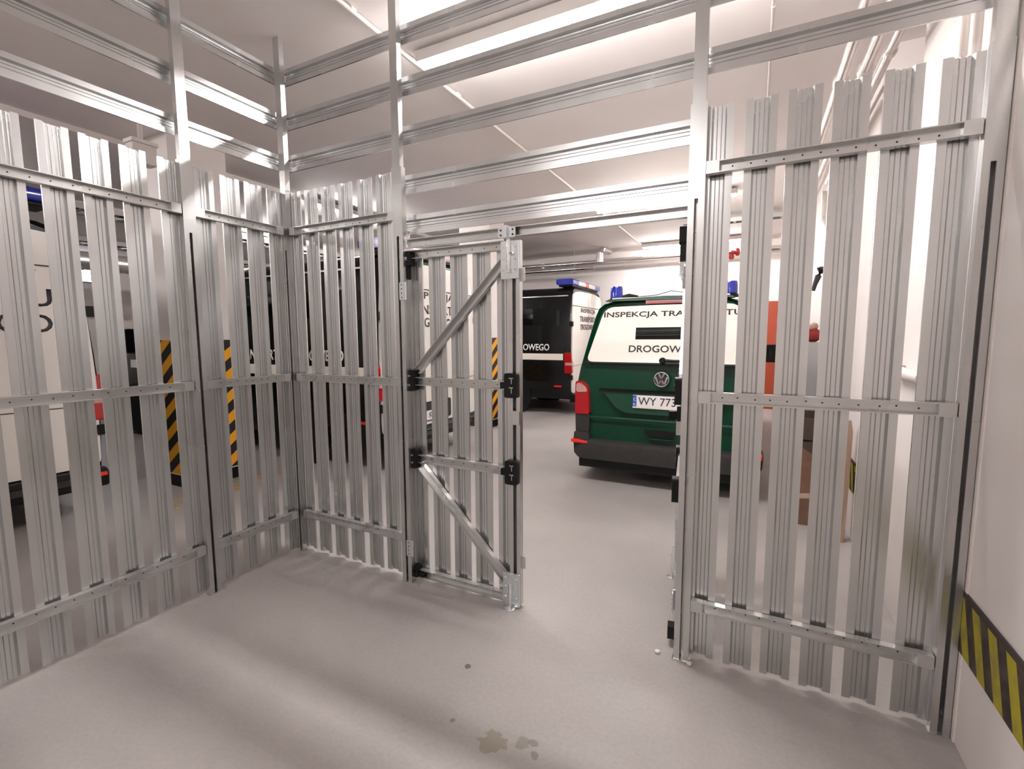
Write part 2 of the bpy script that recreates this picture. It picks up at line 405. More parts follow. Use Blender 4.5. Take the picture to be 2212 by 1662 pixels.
MB().tube([(0, 0, 0), (0, 0, .18), (.03, .1, .26), (.08, .4, .28)], .075, 14).build('elbow', M_foil, t, smooth=50)
def cable_tray(label, a, b, wd, m=M_tray, step=.16, group='cable trays'):
    t = thing('cable_tray', label, 'cable tray', a, group=group)
    A, B = Vector(a), Vector(b); D = B - A; Ln = D.length; t.rotation_euler.z = math.atan2(D.y, D.x)
    for sgn in (-1, 1):
        MB().box(0, sgn * wd / 2 - .006, 0, Ln, sgn * wd / 2 + .006, .06).build('side_rail', m, t)
    me = MB().box(-.02, -wd / 2, .004, .02, wd / 2, .02).mesh('rung', m)
    for k in range(int(Ln / step)): put('rung', me, t, (.08 + k * step, 0, 0))
    me = MB().box(-.012, -wd / 2 - .01, -.012, .012, wd / 2 + .01, ZC - a[2]).mesh('hanger', m)
    for k in range(max(1, int(Ln / 2.2))): put('hanger', MB().box(-.01, wd / 2 + .008, -.01, .01, wd / 2 + .024, ZC - a[2]).mesh('hanger', m), t, (.9 + k * 2.2, 0, 0))
    MB().tube([(0, .03, .035), (Ln, .03, .035)], .016, 6).build('cable', M_copper, t); MB().tube([(0, -.05, .035), (Ln, -.05, .035)], .02, 6).build('cable', M_copper, t)
    return t
cable_tray('perforated cable tray along the top of the far wall', (-8.5, 10.62, 3.14), (.6, 10.62, 3.14), .2, group=None)
cable_tray('cable tray across the ceiling above the noses of the left vans', (-7.0, -1.0, 2.95), (-7.0, 9.5, 2.95), .4, group=None)
cable_tray('lower cable tray far left above the vans', (-8.3, -1.0, 2.80), (-8.3, 9.5, 2.80), .4, group=None)
cable_tray('short cable tray on the ceiling seen over the right fence', (-.9, 8.35, 3.25), (.66, 8.35, 3.25), .16, group=None)
run('white_duct', 'pale round duct running above the noses of the vans', 'duct', [(-10.5, -2, 2.85), (-10.5, 9.5, 2.85)], .16, M_foil, n=16)
run('white_duct', 'pale pipe crossing the ceiling left of the beam', 'duct', [(-7.8, -2, 3.2), (-7.8, 9.5, 3.2)], .06, M_conduit, n=12)
t = thing('junction_box', 'white box fixed under the ceiling beam above the leftmost van', 'box', (-4.75, 2.35, 2.98))
MB().box(-.06, -.09, 0, .06, .09, .16).build('case', M_conduit, t, bevel=.006); MB().box(-.07, -.1, .16, .07, .1, .19).build('lid', M_conduit, t); MB().tube([(0, 0, .19), (0, 0, ZC - 2.98)], .02, 8).build('stem', M_conduit, t)
t = thing('red_valve', 'red sprinkler valve on the pipe at the far wall', 'valve', (-.42, 10.05, 3.06))
MB().lathe([(.04, -.16), (.07, -.14), (.07, -.1), (.04, -.08), (.04, .04), (.08, .06), (.08, .1), (.04, .12)], (0, 0, 0), 'x', 14).build('body', M_redv, t, smooth=40)
MB().lathe([(.03, -.14), (.05, -.1), (.03, 0)], (-.02, 0, 0), 'z', 12).build('nozzle', M_redv, t, smooth=40)
t = thing('wall_lamp', 'bright rectangular lamp on the far left wall behind the leftmost van', 'lamp', (-13.98, 5.38, 3.08))
MB().box(0, -.28, -.29, .06, .28, .29).build('frame', M_blackp, t); MB().box(.06, -.25, -.27, .07, .25, .27).build('glass', M_window, t)

# ------------------------------------------------------------------ cage: profiles
def sheet_profile(wd):
    h = wd / 2; k = wd / .113; D = -.017; m = -.0125
    top = [(-h, -.008), (-h, 0), (-.0285 * k, 0), (-.0215 * k, D), (-.0105 * k, D), (-.0085 * k, m), (-.0065 * k, D), (.0065 * k, D), (.0085 * k, m), (.0105 * k, D), (.0215 * k, D), (.0285 * k, 0), (h, 0), (h, -.008)]
    t = .0014
    bot = [(u + (t if u < -h + 1e-6 else -t if u > h - 1e-6 else 0), v - (t if abs(u) < h - 1e-6 or v == 0 else 0)) for u, v in top]
    return top + bot[::-1]
SL_W, BM_W = .113, .104
MID = {}
def slat_mesh(z0, z1):
    """upright strip, local x across, face towards -y"""
    key = ('s', round(z0, 3), round(z1, 3))
    if key not in MID: MID[key] = MB().prism(sheet_profile(SL_W), lambda u, v, q: (u, -v, q), z0, z1).mesh('slat', M_galv)
    return MID[key]
def beam_mesh(L, wd=BM_W):
    """horizontal strip along local x, face towards -y"""
    key = ('b', round(L, 3), round(wd, 3))
    if key not in MID: MID[key] = MB().prism(sheet_profile(wd), lambda u, v, q: (q, -v, u), 0, L).mesh('beam', M_galv)
    return MID[key]
RH, RD = .048, .032
def rail_mesh(L):
    key = ('r', round(L, 3))
    if key not in MID:
        h, d, t, lip = RH / 2, RD, .002, .004
        poly = [(0, -h), (d, -h), (d, -h + lip), (d - t, -h + lip), (d - t, -h + t), (t, -h + t), (t, h - t), (d - t, h - t), (d - t, h - lip), (d, h - lip), (d, h), (0, h)]
        MID[key] = MB().prism(poly, lambda u, v, q: (q, -u, v), 0, L).mesh('rail', M_galv2)
    return MID[key]
END = MB().box(0, -RD - .001, -RH / 2 - .001, .05, 0, RH / 2 + .001).mesh('end_block', M_galv2)
SCR = MB().lathe([(.0035, 0), (.0035, -.002), (.002, -.0028)], (0, 0, 0), 'y', 8).mesh('screw', M_dark)

def rail(parent, x0, x1, z, rot=None, ends=True, screws=0, y=0.):
    L = x1 - x0
    r = put('rail', rail_mesh(L), parent, (x0, y, z))
    if ends:
        put('end_block', END, r, (0, 0, 0)); put('end_block', END, r, (L - .05, 0, 0))
    for k in range(screws):
        xx = .07 + (L - .14) * (k + .5) / screws + random.uniform(-.006, .006)
        put('screw', SCR, r, (xx, -.0005, random.uniform(-.003, .003)))
    return r

ZT, ZM, ZB = 2.19, 1.231, .275
BEAMS = [3.177, 2.902, 2.638, 2.369, 2.142]

def fence_bay(name, label, origin, rz, length, centres, nbeams, pads, mullet=(.02, 2.442)):
    t = thing(name, label, 'fence panel', origin, rz, 'cage wall panels')
    for c in centres:
        z1 = mullet[1] + random.uniform(-.004, .004)
        o = put('slat', slat_mesh(*mullet), t, (c, .002 + random.uniform(-.001, .001), random.uniform(-.003, .004)))
    for z in (ZT, ZM, ZB): rail(t, pads[0], length - pads[1], z, screws=max(2, 2 * len(centres)))
    for i in range(nbeams): put('beam', beam_mesh(length), t, (0, .03, BEAMS[i]))
    return t

# front run, origin at the corner post x=XL
X1, X2, X3 = -1.858, -.243, .688
fence_bay('fence_panel', 'slatted steel panel between the corner post and the gate', (XL, YF, 0), 0, X1 - XL, [c - XL for c in (-2.725, -2.576, -2.423, -2.274, -2.116, -1.968)], 3, (.055, .005))
fence_bay('fence_panel', 'slatted steel panel between the gate and the right wall', (X2, YF, 0), 0, X3 - X2, [c - X2 for c in (-.164, -.008, .139, .287, .439, .598)], 3, (.038, .036))
# left run: local x along world -Y  (inner face towards +X)
YL = 1.597
def ly(y): return YF - y
fence_bay('fence_panel', 'short slatted steel panel beside the corner on the left run', (XL, YL, 0), PI / 2, YF - YL, [c - YL for c in (1.686, 1.843, 1.990, 2.138)], 3, (.016, .055))
Y0 = -.02
cs = [1.515, 1.347, 1.191, 1.042, .878, .722, .567, .412, .257, .102]
fence_bay('fence_panel', 'long slatted steel panel on the left, in front of the leftmost van', (XL, Y0, 0), PI / 2, YL - Y0, [c - Y0 for c in cs if c > Y0 + .05], 3, (.04, .056))

# gate header: five boards and a rail over the opening
t = thing('gate_header', 'horizontal steel boards and rail over the gate opening', 'fence header', (X1, YF, 0))
for z in BEAMS: put('beam', beam_mesh(X2 - X1), t, (0, .03, z))
rail(t, .066, X2 - X1 - .032, 2.025, ends=False)
put('latch_stop', MB().box(-.003, 0, 0, 0, .03, .05).mesh('latch_stop', M_galv2), t, (.072, -.02, 2.05))

def post(label, loc, rz, wl=.066, zlow=2.45, zslot=2.07):
    """lower lipped channel with an open slot on its face, slimmer tube on top"""
    t = thing('post', label, 'post', loc, rz, 'cage posts')
    h, d, tk, sl = wl / 2, .036, .003, .0075
    poly = [(-h, 0), (-sl, 0), (-sl, .008), (-sl - tk, .008), (-sl - tk, tk), (-h + tk, tk), (-h + tk, d - tk), (h - tk, d - tk), (h - tk, tk), (sl + tk, tk), (sl + tk, .008), (sl, .008), (sl, 0), (h, 0), (h, d), (-h, d)]
    MB().prism(poly, lambda u, v, q: (u, v, q), .004, zslot).build('slotted_channel', M_galv2, t)
    MB().box(-h, 0, zslot, h, d, zlow).build('collar', M_galv2, t)
    MB().prism([(-.026, 0), (.026, 0), (.026, .034), (-.026, .034)], lambda u, v, q: (u, v + .001, q), zlow, ZC).build('upper_tube', M_galv2, t)
    MB().box(-h - .006, -.006, 0, h + .006, d, .004).build('foot_plate', M_galv2, t)
    return t
PD = .037
post('corner post where the two runs of the cage meet', (XL + .022, YF - PD, 0), 0, .042)
post('post on the hinge side of the closed gate leaf', (X1 + .022, YF - PD, 0), 0, .070)
post('post between the open gate leaf and the right panel', (X2 + .004, YF - PD, 0), 0)
post('post standing against the right wall', (X3 - .004, YF - PD, 0), 0, .058)
post('post between the two panels of the left run', (XL + PD, YL - .02, 0), PI / 2)
post('post of the left run nearest the viewer', (XL + PD, Y0, 0), PI / 2)

# ------------------------------------------------------------------ gate leaves
def brace_mesh(p, q):
    (x0, z0), (x1, z1) = p, q; L = math.hypot(x1 - x0, z1 - z0); a = math.atan2(z1 - z0, x1 - x0); c, s = math.cos(a), math.sin(a)
    h, d, t, lip = RH / 2, RD, .002, .004
    poly = [(0, -h), (d, -h), (d, -h + lip), (d - t, -h + lip), (d - t, -h + t), (t, -h + t), (t, h - t), (d - t, h - t), (d - t, h - lip), (d, h - lip), (d, h), (0, h)]
    return MB().prism(poly, lambda u, v, k: (x0 + k * c - v * s, -u - .001, z0 + k * s + v * c), 0, L)

def gate_leaf(label, loc, rz, mir=1, extras=True):
    """local x from the hinge, inner face towards -y; mir=-1 mirrors in x"""
    W = .752
    t = thing('gate_leaf', label, 'gate', loc, rz, 'gate leaves')
    X = lambda x: mir * x
    def part(mb, name, m, parent=t, smooth=None, bevel=0.):
        for i, v in enumerate(mb.v): mb.v[i] = (mir * v[0], v[1], v[2])
        return mb.build(name, m, parent, smooth, bevel)
    for c in (.057, .2135, .361, .508, .659):
        put('slat', slat_mesh(.028, 1.995), t, (X(c), .004, random.uniform(-.002, .002)))
    for z, x0, x1 in ((1.968, .02, .655), (1.238, .02, .69), (.772, .02, .69), (.052, .02, .655)):
        r = put('rail', rail_mesh(x1 - x0), t, (min(X(x0), X(x1)), -.001, z))
        for k in range(8): put('screw', SCR, r, (.06 + k * .075, -.0005, 0))
    # stiles
    h, d, tk, sl = .032, .034, .002, .010
    poly = [(-h, 0), (-sl, 0), (-sl, tk), (-h + tk, tk), (-h + tk, d - tk), (h - tk, d - tk), (h - tk, tk), (sl, tk), (sl, 0), (h, 0), (h, d), (-h, d)]
    part(MB().prism(poly, lambda u, v, q: (W - .034 + u, v - .022, q), .02, 1.99), 'stile', M_galv2)
    part(MB().box(.0, -.012, .03, .030, .022, 1.985), 'stile', M_galv2)
    part(brace_mesh((.08, 1.300), (.672, 1.898)), 'brace', M_galv2)
    part(brace_mesh((.08, .735), (.672, .140)), 'brace', M_galv2)
    # black corner pieces
    def corner(x0, x1, z0, z1, arm=None, slots=False):
        o = part(MB().prism(rpoly([(x0, z0), (x1, z0), (x1, z1), (x0, z1)], .012, 3), lambda u, v, q: (u, q, v), -.048, -.004), 'corner_bracket', M_blackp)
        if arm: part(MB().box(arm[0], -.043, arm[1], arm[2], -.006, arm[3]), 'arm', M_blackp, o)
        if slots:
            zc = (z0 + z1) / 2; xs = x0 + (x1 - x0) * .55
            for sg in (1, -1):
                zt = zc + (.042 if sg > 0 else -.008); part(MB().box(xs, -.0495, zt - .032, xs + .004, -.046, zt).box(xs - .012, -.0495, zt - .005, xs + .012, -.046, zt), 'slot', M_galv2, o)
        else:
            for zz in (z0 + .035, z1 - .035): part(MB().box((x0 + x1) / 2 - .004, -.0495, zz - .004, (x0 + x1) / 2 + .008, -.046, zz + .004), 'slot', M_galv2, o)
        return o
    corner(.005, .068, 1.905, 1.985, (.012, 1.83, .04, 1.91)); corner(.005, .070, 1.180, 1.305); corner(.010, .075, .715, .83); corner(.01, .065, .03, .10, (.06, .035, .10, .065))
    corner(W - .083, W - .008, 1.175, 1.305, (W - .11, 1.222, W - .08, 1.256), True); corner(W - .083, W - .008, .705, .835, (W - .11, .752, W - .08, .786), True)
    # bolt plates
    def bolt(z0, z1, bz0, bz1, screws, knob):
        p = part(MB().prism(rpoly([(W - .105, z0), (W - .002, z0), (W - .002, z1), (W - .105, z1)], .004, 2), lambda u, v, q: (u, q, v), -.034, -.026), 'bolt_plate', M_zinc)
        part(MB().prism(rpoly([(W - .095, z0 + .03), (W - .078, z0 + .03), (W - .03, z0 + .03), (W - .012, z0 + .03), (W - .02, (z0 + z1) / 2 + .02), (W - .012, z1), (W - .095, z1), (W - .086, (z0 + z1) / 2 + .02)], .01, 3), lambda u, v, q: (u, q, v), -.037, -.033), 'guide', M_zinc, p)
        part(MB().prism([(W - .066, -.037), (W - .04, -.037), (W - .044, -.052), (W - .062, -.052)], lambda u, v, q: (u, v, q), z0 + .03, z1), 'sleeve', M_zinc, p)
        part(MB().tube([(W - .053, -.05, bz0), (W - .053, -.05, bz1)], .009, 10), 'bolt', M_chrome, p, 50)
        part(MB().tube([(W - .053, -.05, knob), (W - .02, -.062, knob)], .005, 8), 'knob', M_chrome, p, 50)
        for sx in (W - .087, W - .02):
            for sz in screws: part(MB().lathe([(.0055, -.037), (.0055, -.04), (.002, -.0415)], (sx, 0, sz), 'y', 8), 'screw', M_zinc, p)
    bolt(1.795, 1.985, 1.84, 2.045, (1.84, 1.895, 1.955), 1.92); bolt(.01, .20, -.0, .15, (.06, .12, .17), .045)
    part(MB().lathe([(.03, .0), (.03, .006), (.018, .01)], (W - .053, -.05, 0), 'z', 14), 'floor_socket', M_zinc)
    # lock box on the free edge, hinge plates
    part(MB().box(W - .044, -.034, 1.03, W - .002, -.020, 1.105), 'lock_case', M_galv2, bevel=.002)
    for z in (1.815, .265):
        part(MB().prism(rpoly([(W - .004, z - .035), (W + .022, z - .035), (W + .022, z + .035), (W - .004, z + .035)], .008, 3), lambda u, v, q: (u, q, v), -.01, -.006), 'edge_tab', M_galv2)
    hy = -.069 if mir == 1 else -.026
    for z in (1.76, .22):
        hp = part(MB().prism(rpoly([(.004, z - .05), (.040, z - .05), (.040, z + .05), (.004, z + .05)], .006, 2), lambda u, v, q: (u, q, v), hy - .0045, hy), 'hinge', M_zinc)
        part(MB().tube([(.044, hy + .003, z - .05), (.044, hy + .003, z + .05)], .007, 10), 'hinge_pin', M_zinc, hp, 50)
        for k in range(4): part(MB().lathe([(.004, hy - .0045), (.003, hy - .0065)], (.020, 0, z - .036 + .024 * k), 'y', 8), 'screw', M_dark, hp)
    if extras:
        la = thing_child = part(MB().box(.70, -.05, .985, .73, -.022, 1.075), 'latch', M_blackp)
        part(MB().prism([(.703, -.05), (.727, -.05), (.740, -.095), (.69, -.095)], lambda u, v, q: (u, v, q), .995, 1.045), 'latch_grip', M_blackp, la)
        part(MB().box(.705, -.052, .90, .727, -.022, 1.01), 'latch_plate', M_galv2, la)
    return t
gate_leaf('closed left gate leaf with two diagonal braces and black brackets', (-1.835, YF + .03, 0), 0, 1, False)
gate_leaf('open right gate leaf seen edge-on against the gate post', (X2 - .022, YF + .045, 0), -math.radians(83.6), -1, True)
t = thing('bolt_keeper', 'shiny zinc keeper on the header rail over the gate leaf', 'bolt keeper', (-1.835 + .699, YF - .033, 2.022))
for sx in (-1, 1):
    o = MB().prism(rrect(sx * .032 - .018, -.026, sx * .032 + .018, .026, .01), lambda u, v, q: (u, q, v), -.004, 0).build('ear', M_zinc, t)
    for z in (.012, -.012): MB().lathe([(.005, -.004), (.005, -.006), (.002, -.007)], (sx * .034, 0, z), 'y', 8).build('screw', M_dark, o)
MB().prism([(-.016, 0), (.016, 0), (.012, -.03), (-.012, -.03)], lambda u, v, q: (u, v, q), -.03, .03).build('loop', M_zinc, t)

# ------------------------------------------------------------------ vehicles
def loft(profile, stations):
    """profile: (f, halfwidth) bottom to roof centre; station: (y_low, y_high, z0, ztop, wscale)"""
    rings = []
    for (ya, yb, z0, zt, ws) in stations:
        L = []
        for f, wd in profile:
            z = z0 + f * (zt - z0); g = max(0., (f - .5) / .5)
            L.append((-wd * ws, ya + (yb - ya) * g, z))
        rings.append(L + [(-x, y, z) for x, y, z in reversed(L[:-1])])
    mb = MB(); mb.quadring(rings); return mb

def wheel(parent, x, y, r, side, m_rim=M_alloy, wd=.22):
    """side=-1 left, +1 right; outer face at x"""
    xi = -side * wd
    ty = MB().lathe([(r * .60, 0), (r * .93, 0), (r, side * -.03), (r, xi + side * .03), (r * .93, xi), (r * .6, xi)], (x, y, r), 'x', 28).build('wheel', M_rubber, parent, smooth=35)
    MB().lathe([(r * .62, -side * .02), (r * .58, -side * .05), (r * .2, -side * .06), (r * .1, -side * .03)], (x, y, r), 'x', 24).build('rim', m_rim, ty, smooth=35)
    sp = MB()
    for k in range(5):
        a = 2 * PI * k / 5
        c, s_ = math.cos(a), math.sin(a)
        p = lambda rr, tt, h: (x - side * h, y + rr * c - tt * s_, r + rr * s_ + tt * c)
        sp.quadring([[p(.02, -.03, .05), p(.02, .03, .05), p(.02, .03, .015), p(.02, -.03, .015)], [p(r * .6, -.05, .05), p(r * .6, .05, .05), p(r * .6, .05, .02), p(r * .6, -.05, .02)]])
    sp.build('spokes', m_rim, ty)
    return ty

def panel(poly, fn, t0, t1, name, m, parent, smooth=None):
    return MB().prism(poly, fn, t0, t1).build(name, m, parent, smooth)

def mirror_part(parent, side, x, y, z, h=.3, wd=.2):
    o = MB().prism(rrect(0, -h / 2, wd, h / 2, .05), lambda u, v, q: (side * (x + .06 + u), q, z + v), y - .05, y + .06).build('mirror', M_blackp, parent, smooth=40)
    MB().box(min(side * (x - .04), side * (x + .08)), y - .03, z - .06, max(side * (x - .04), side * (x + .08)), y + .03, z).build('mirror_arm', M_blackp, o)
    MB().prism(rrect(.02, -h / 2 + .02, wd - .02, h / 2 - .02, .03), lambda u, v, q: (side * (x + .06 + u), q, z + v), y - .053, y - .049).build('mirror_glass', M_glass, o)
    return o

# --- tall dark vans with white rear doors
CW = .995
def side_words(v, y):
    for wd_, w_ in (('INSPEKCJA', .78), ('TRANSPORTU', .88), ('DROGOWEGO', .96)):
        text(wd_, 'side_lettering', M_inkw, v, (-CW + .0005, y, 1.222), (0, -1, 0), (.062, 0, 1), w_, .128, bold=.02)
        y -= w_ + .04
def big_van(label, loc, rz):
    v = thing('panel_van', label, 'van', loc, rz, 'dark tall vans with white rear doors')
    z0 = .30
    def fz(z): return (z - z0) / (2.43 - z0)
    prof = [(0, .93), (fz(.40), .965), (fz(.75), .985), (fz(1.1), CW), (fz(1.35), .985), (fz(1.8), .955), (fz(2.15), .925), (fz(2.29), .895), (fz(2.37), .83), (fz(2.41), .70), (1., 0.)]
    st = [(.045, .06, z0, 2.40, .955), (.02, .035, z0, 2.42, .985), (.055, .07, z0, 2.43, 1.), (2.5, 2.5, z0, 2.44, 1.), (4.0, 4.0, z0, 2.43, 1.), (4.45, 4.35, z0, 2.40, .99), (4.9, 4.9, z0, 2.02, .97),
          (5.35, 5.3, z0, 1.45, .96), (5.45, 5.42, z0, 1.36, .955), (5.8, 5.78, z0, 1.18, .92), (5.93, 5.93, z0, .98, .88)]
    loft(prof, st).build('body', M_blackpaint, v, smooth=38)
    side = lambda sd: (lambda u, vv, q: (sd * (CW + q - .012 - max(0., (vv - 1.1)) * .062), u, vv))
    # rear doors
    for sd, nm in ((-1, 'rear_door'), (1, 'rear_door')):
        pl = [(.012, .42), (.945, .42), (.965, 1.1), (.93, 1.9), (.885, 2.24), (.80, 2.315), (.5, 2.345), (.012, 2.355)]
        dr = panel(rpoly(pl, [.01, .06, .2, .2, .05, .08, .1, .01], 4), lambda u, vv, q, sd=sd: (sd * u, q + .012 * max(0., (vv - 1.3)), vv), .0, .03, nm, M_white, v)
        MB().box(min(sd * .03, sd * .95), -.002, 2.058, max(sd * .03, sd * .95), .012, 2.066).build('seam', M_greyp, dr)
        MB().box(min(sd * .03, sd * .95), -.002, .935, max(sd * .03, sd * .95), .012, .941).build('seam', M_greyp, dr)
        for z in (.72, 1.72): MB().prism(rrect(.935, z - .045, .99, z + .045, .012), lambda u, vv, q, sd=sd: (sd * u, q, vv), -.012, .05).build('hinge', M_blackp, dr)
    hd = panel(rrect(.03, 1.085, .17, 1.145, .02), lambda u, vv, q: (u, q, vv), -.012, .004, 'door_handle', M_blackp, v)
    panel(rrect(.035, 1.16, .165, 1.2, .015), lambda u, vv, q: (u, q, vv), -.006, .004, 'handle_cover', M_white, v)
    for s_, z, wd in (('INSPEKCJA', 1.925, .93), ('TRANSPORTU', 1.77, 1.05), ('DROGOWEGO', 1.615, .97)):
        text(s_, 'rear_lettering', M_ink, v, (0.0, -.002 + .012 * (z - 1.27), z), (1, 0, 0), (0, .0119, 1), wd, .112, 'C', bold=.008)
    # number plate and bumper
    panel(rrect(-.33, .46, .33, .70, .03), lambda u, vv, q: (u, q, vv), -.012, .01, 'plate_recess', M_greyp, v)
    pl = MB().box(-.27, -.022, .475, .25, -.010, .59).build('number_plate', M_plate, v); text('K', 'plate_letter', M_ink, pl, (-.155, -.0225, .50), (1, 0, 0), (0, 0, 1), None, .075)
    bp = MB().prism([(-.09, .25), (-.10, .38), (-.06, .41), (.05, .41), (.05, .25)], lambda u, vv, q: (q, u, vv), -.96, .96).build('rear_bumper', M_blackp, v, bevel=.02)
    MB().box(-.7, -.103, .315, .7, -.09, .365).build('step_pad', M_greyp, bp)
    for sd in (-1, 1):
        MB().box(min(sd * .80, sd * .94), -.106, .345, max(sd * .80, sd * .94), -.09, .375).build('reflector', M_redfilm, bp)
        # side cladding with the tail lamp on the corner
        lam = MB().prism(rpoly([(-.012, .80), (.135, .80), (.15, 1.19), (.01, 1.19)], .03, 3), lambda u, vv, q, sd=sd: (sd * q, u, vv), .93, 1.003).build('tail_light', M_red, v)
        MB().box(min(sd * .93, sd * 1.005), -.014, .95, max(sd * .93, sd * 1.005), .12, 1.0).build('lamp_band', M_paleens, lam)
        f = side(sd)
        MB().prism([(.17, 1.045), (5.0, 1.045), (5.0, 1.165), (.17, 1.165)], f, .004, .018).build('side_stripe', M_whitefilm, v)
        MB().prism([(.35, .47), (4.2, .47), (4.2, .63), (.35, .63)], f, .0, .02).build('rub_strip', M_blackp, v)
        MB().box(min(sd * .985, sd * 1.0), .2, .535, max(sd * .985, sd * 1.0), .42, .565).build('side_reflector', M_redfilm, v)
        for a, b in ((.26, 1.55), (1.62, 2.95)):
            MB().prism(rpoly([(a, 1.40), (b, 1.40), (b, 2.02), (a, 2.02)], .12, 4), f, .0, .016).build('side_window', M_glass, v)
        MB().prism(rpoly([(3.35, 1.36), (4.45, 1.36), (4.3, 1.75), (4.1, 2.02), (3.35, 2.02)], .06, 4), f, -.03, .014).build('cab_window', M_glass, v)
        MB().prism([(.1, 2.235), (3.9, 2.235), (3.9, 2.255), (.1, 2.255)], f, -.03, .012).build('roof_gutter', M_chrome if sd < 0 else M_blackp, v)
        for y in (1.28, 4.93):
            MB().lathe([(.0, 0), (.44, 0), (.44, -sd * .06), (0, -sd * .06)], (sd * .992, y, .36), 'x', 26).build('wheel_arch', M_blackp, v)
            wheel(v, sd * 1.0, y, .345, sd)
        mirror_part(v, sd, .98, 4.62, 1.45, .36)
    side_words(v, 3.15)
    # windscreen, lamps, front bumper
    MB().prism([(-.82, 0), (.82, 0), (.74, 1), (-.74, 1)], lambda u, vv, q: (u, 5.335 - .82 * vv + q, 1.47 + .80 * vv + q * .6), .0, .03).build('windscreen', M_glass, v)
    MB().prism([(5.7, .3), (5.98, .32), (6.0, .62), (5.9, .7), (5.7, .7)], lambda u, vv, q: (q, u, vv), -.86, .86).build('front_bumper', M_blackp, v, bevel=.02)
    for sd in (-1, 1): MB().prism(rrect(.5, .82, .82, 1.02, .05), lambda u, vv, q, sd=sd: (sd * u, q - (vv - .9) * .4, vv), 5.85, 5.93).build('headlight', M_clear, v)
    # light bar on the rear edge of the roof
    lb = MB().prism(rrect(.06, 2.425, .34, 2.455, .01), lambda u, vv, q: (q, u, vv), -.80, .80).build('light_bar', M_blackp, v)
    for x0, x1, m in ((-.86, -.52, M_blue), (-.52, -.1, M_clear), (-.1, .1, M_red), (.1, .52, M_clear), (.52, .86, M_blue)):
        MB().prism(rrect(.03, 2.455, .37, 2.56, .03), lambda u, vv, q: (q, u, vv), x0 + .002, x1 - .002).build('lens', m, lb, smooth=40)
    for sx in (-.6, .6): MB().box(sx - .05, .1, 2.38, sx + .05, .3, 2.426).build('bar_foot', M_blackp, lb)
    return v
v3 = big_van('dark van with white rear doors in the middle of the row of three', (-3.55, 4.845, 0), PI / 2)
v2 = copy_tree(v3, skip=('plate_letter',))
for c in list(v3.children):
    if c.name.startswith('side_lettering'): bpy.data.objects.remove(c)
side_words(v3, 3.21); v2.location = (-3.0, 9.345, 0)
v2['label'] = 'farthest dark van with white rear doors, half hidden behind the green van'
v4 = copy_tree(v2, skip=('plate_letter', 'rear_lettering')); v4.location = (-4.95, 1.005, 0)
v4['label'] = 'dark van with white rear doors at far left, behind the long slatted panel'
for tx, z, wd in (('INSPEKCJA', 1.985, 1.32), ('TRANSPORTU', 1.745, 1.50), ('DROGOWEGO', 1.545, 1.45)):
    text(tx, 'rear_lettering', M_ink, v4, ({'T': -.02}.get(tx[0], -.005), -.002 + .012 * (z - 1.27), z), (1, 0, 0), (0, .0119, 1), wd, .14, 'C', bold=.01)
for c in v4.children:
    if c.name.startswith('light_bar'):
        c.location.z = .10; MB().box(-.62, .09, 2.33, .62, .31, 2.428).build('bar_riser', M_blackp, c)
s_ = MB().prism(rrect(.80, .385, .93, .47, .01), lambda u, vv, q: (u, q, vv), -.006, .004).build('sticker', M_stickw, v4)
MB().lathe([(.034, -.007), (.034, -.0085), (.022, -.0085), (.022, -.007)], (.865, 0, .428), 'y', 18, close=False).build('sticker_ring', M_stickg, s_)

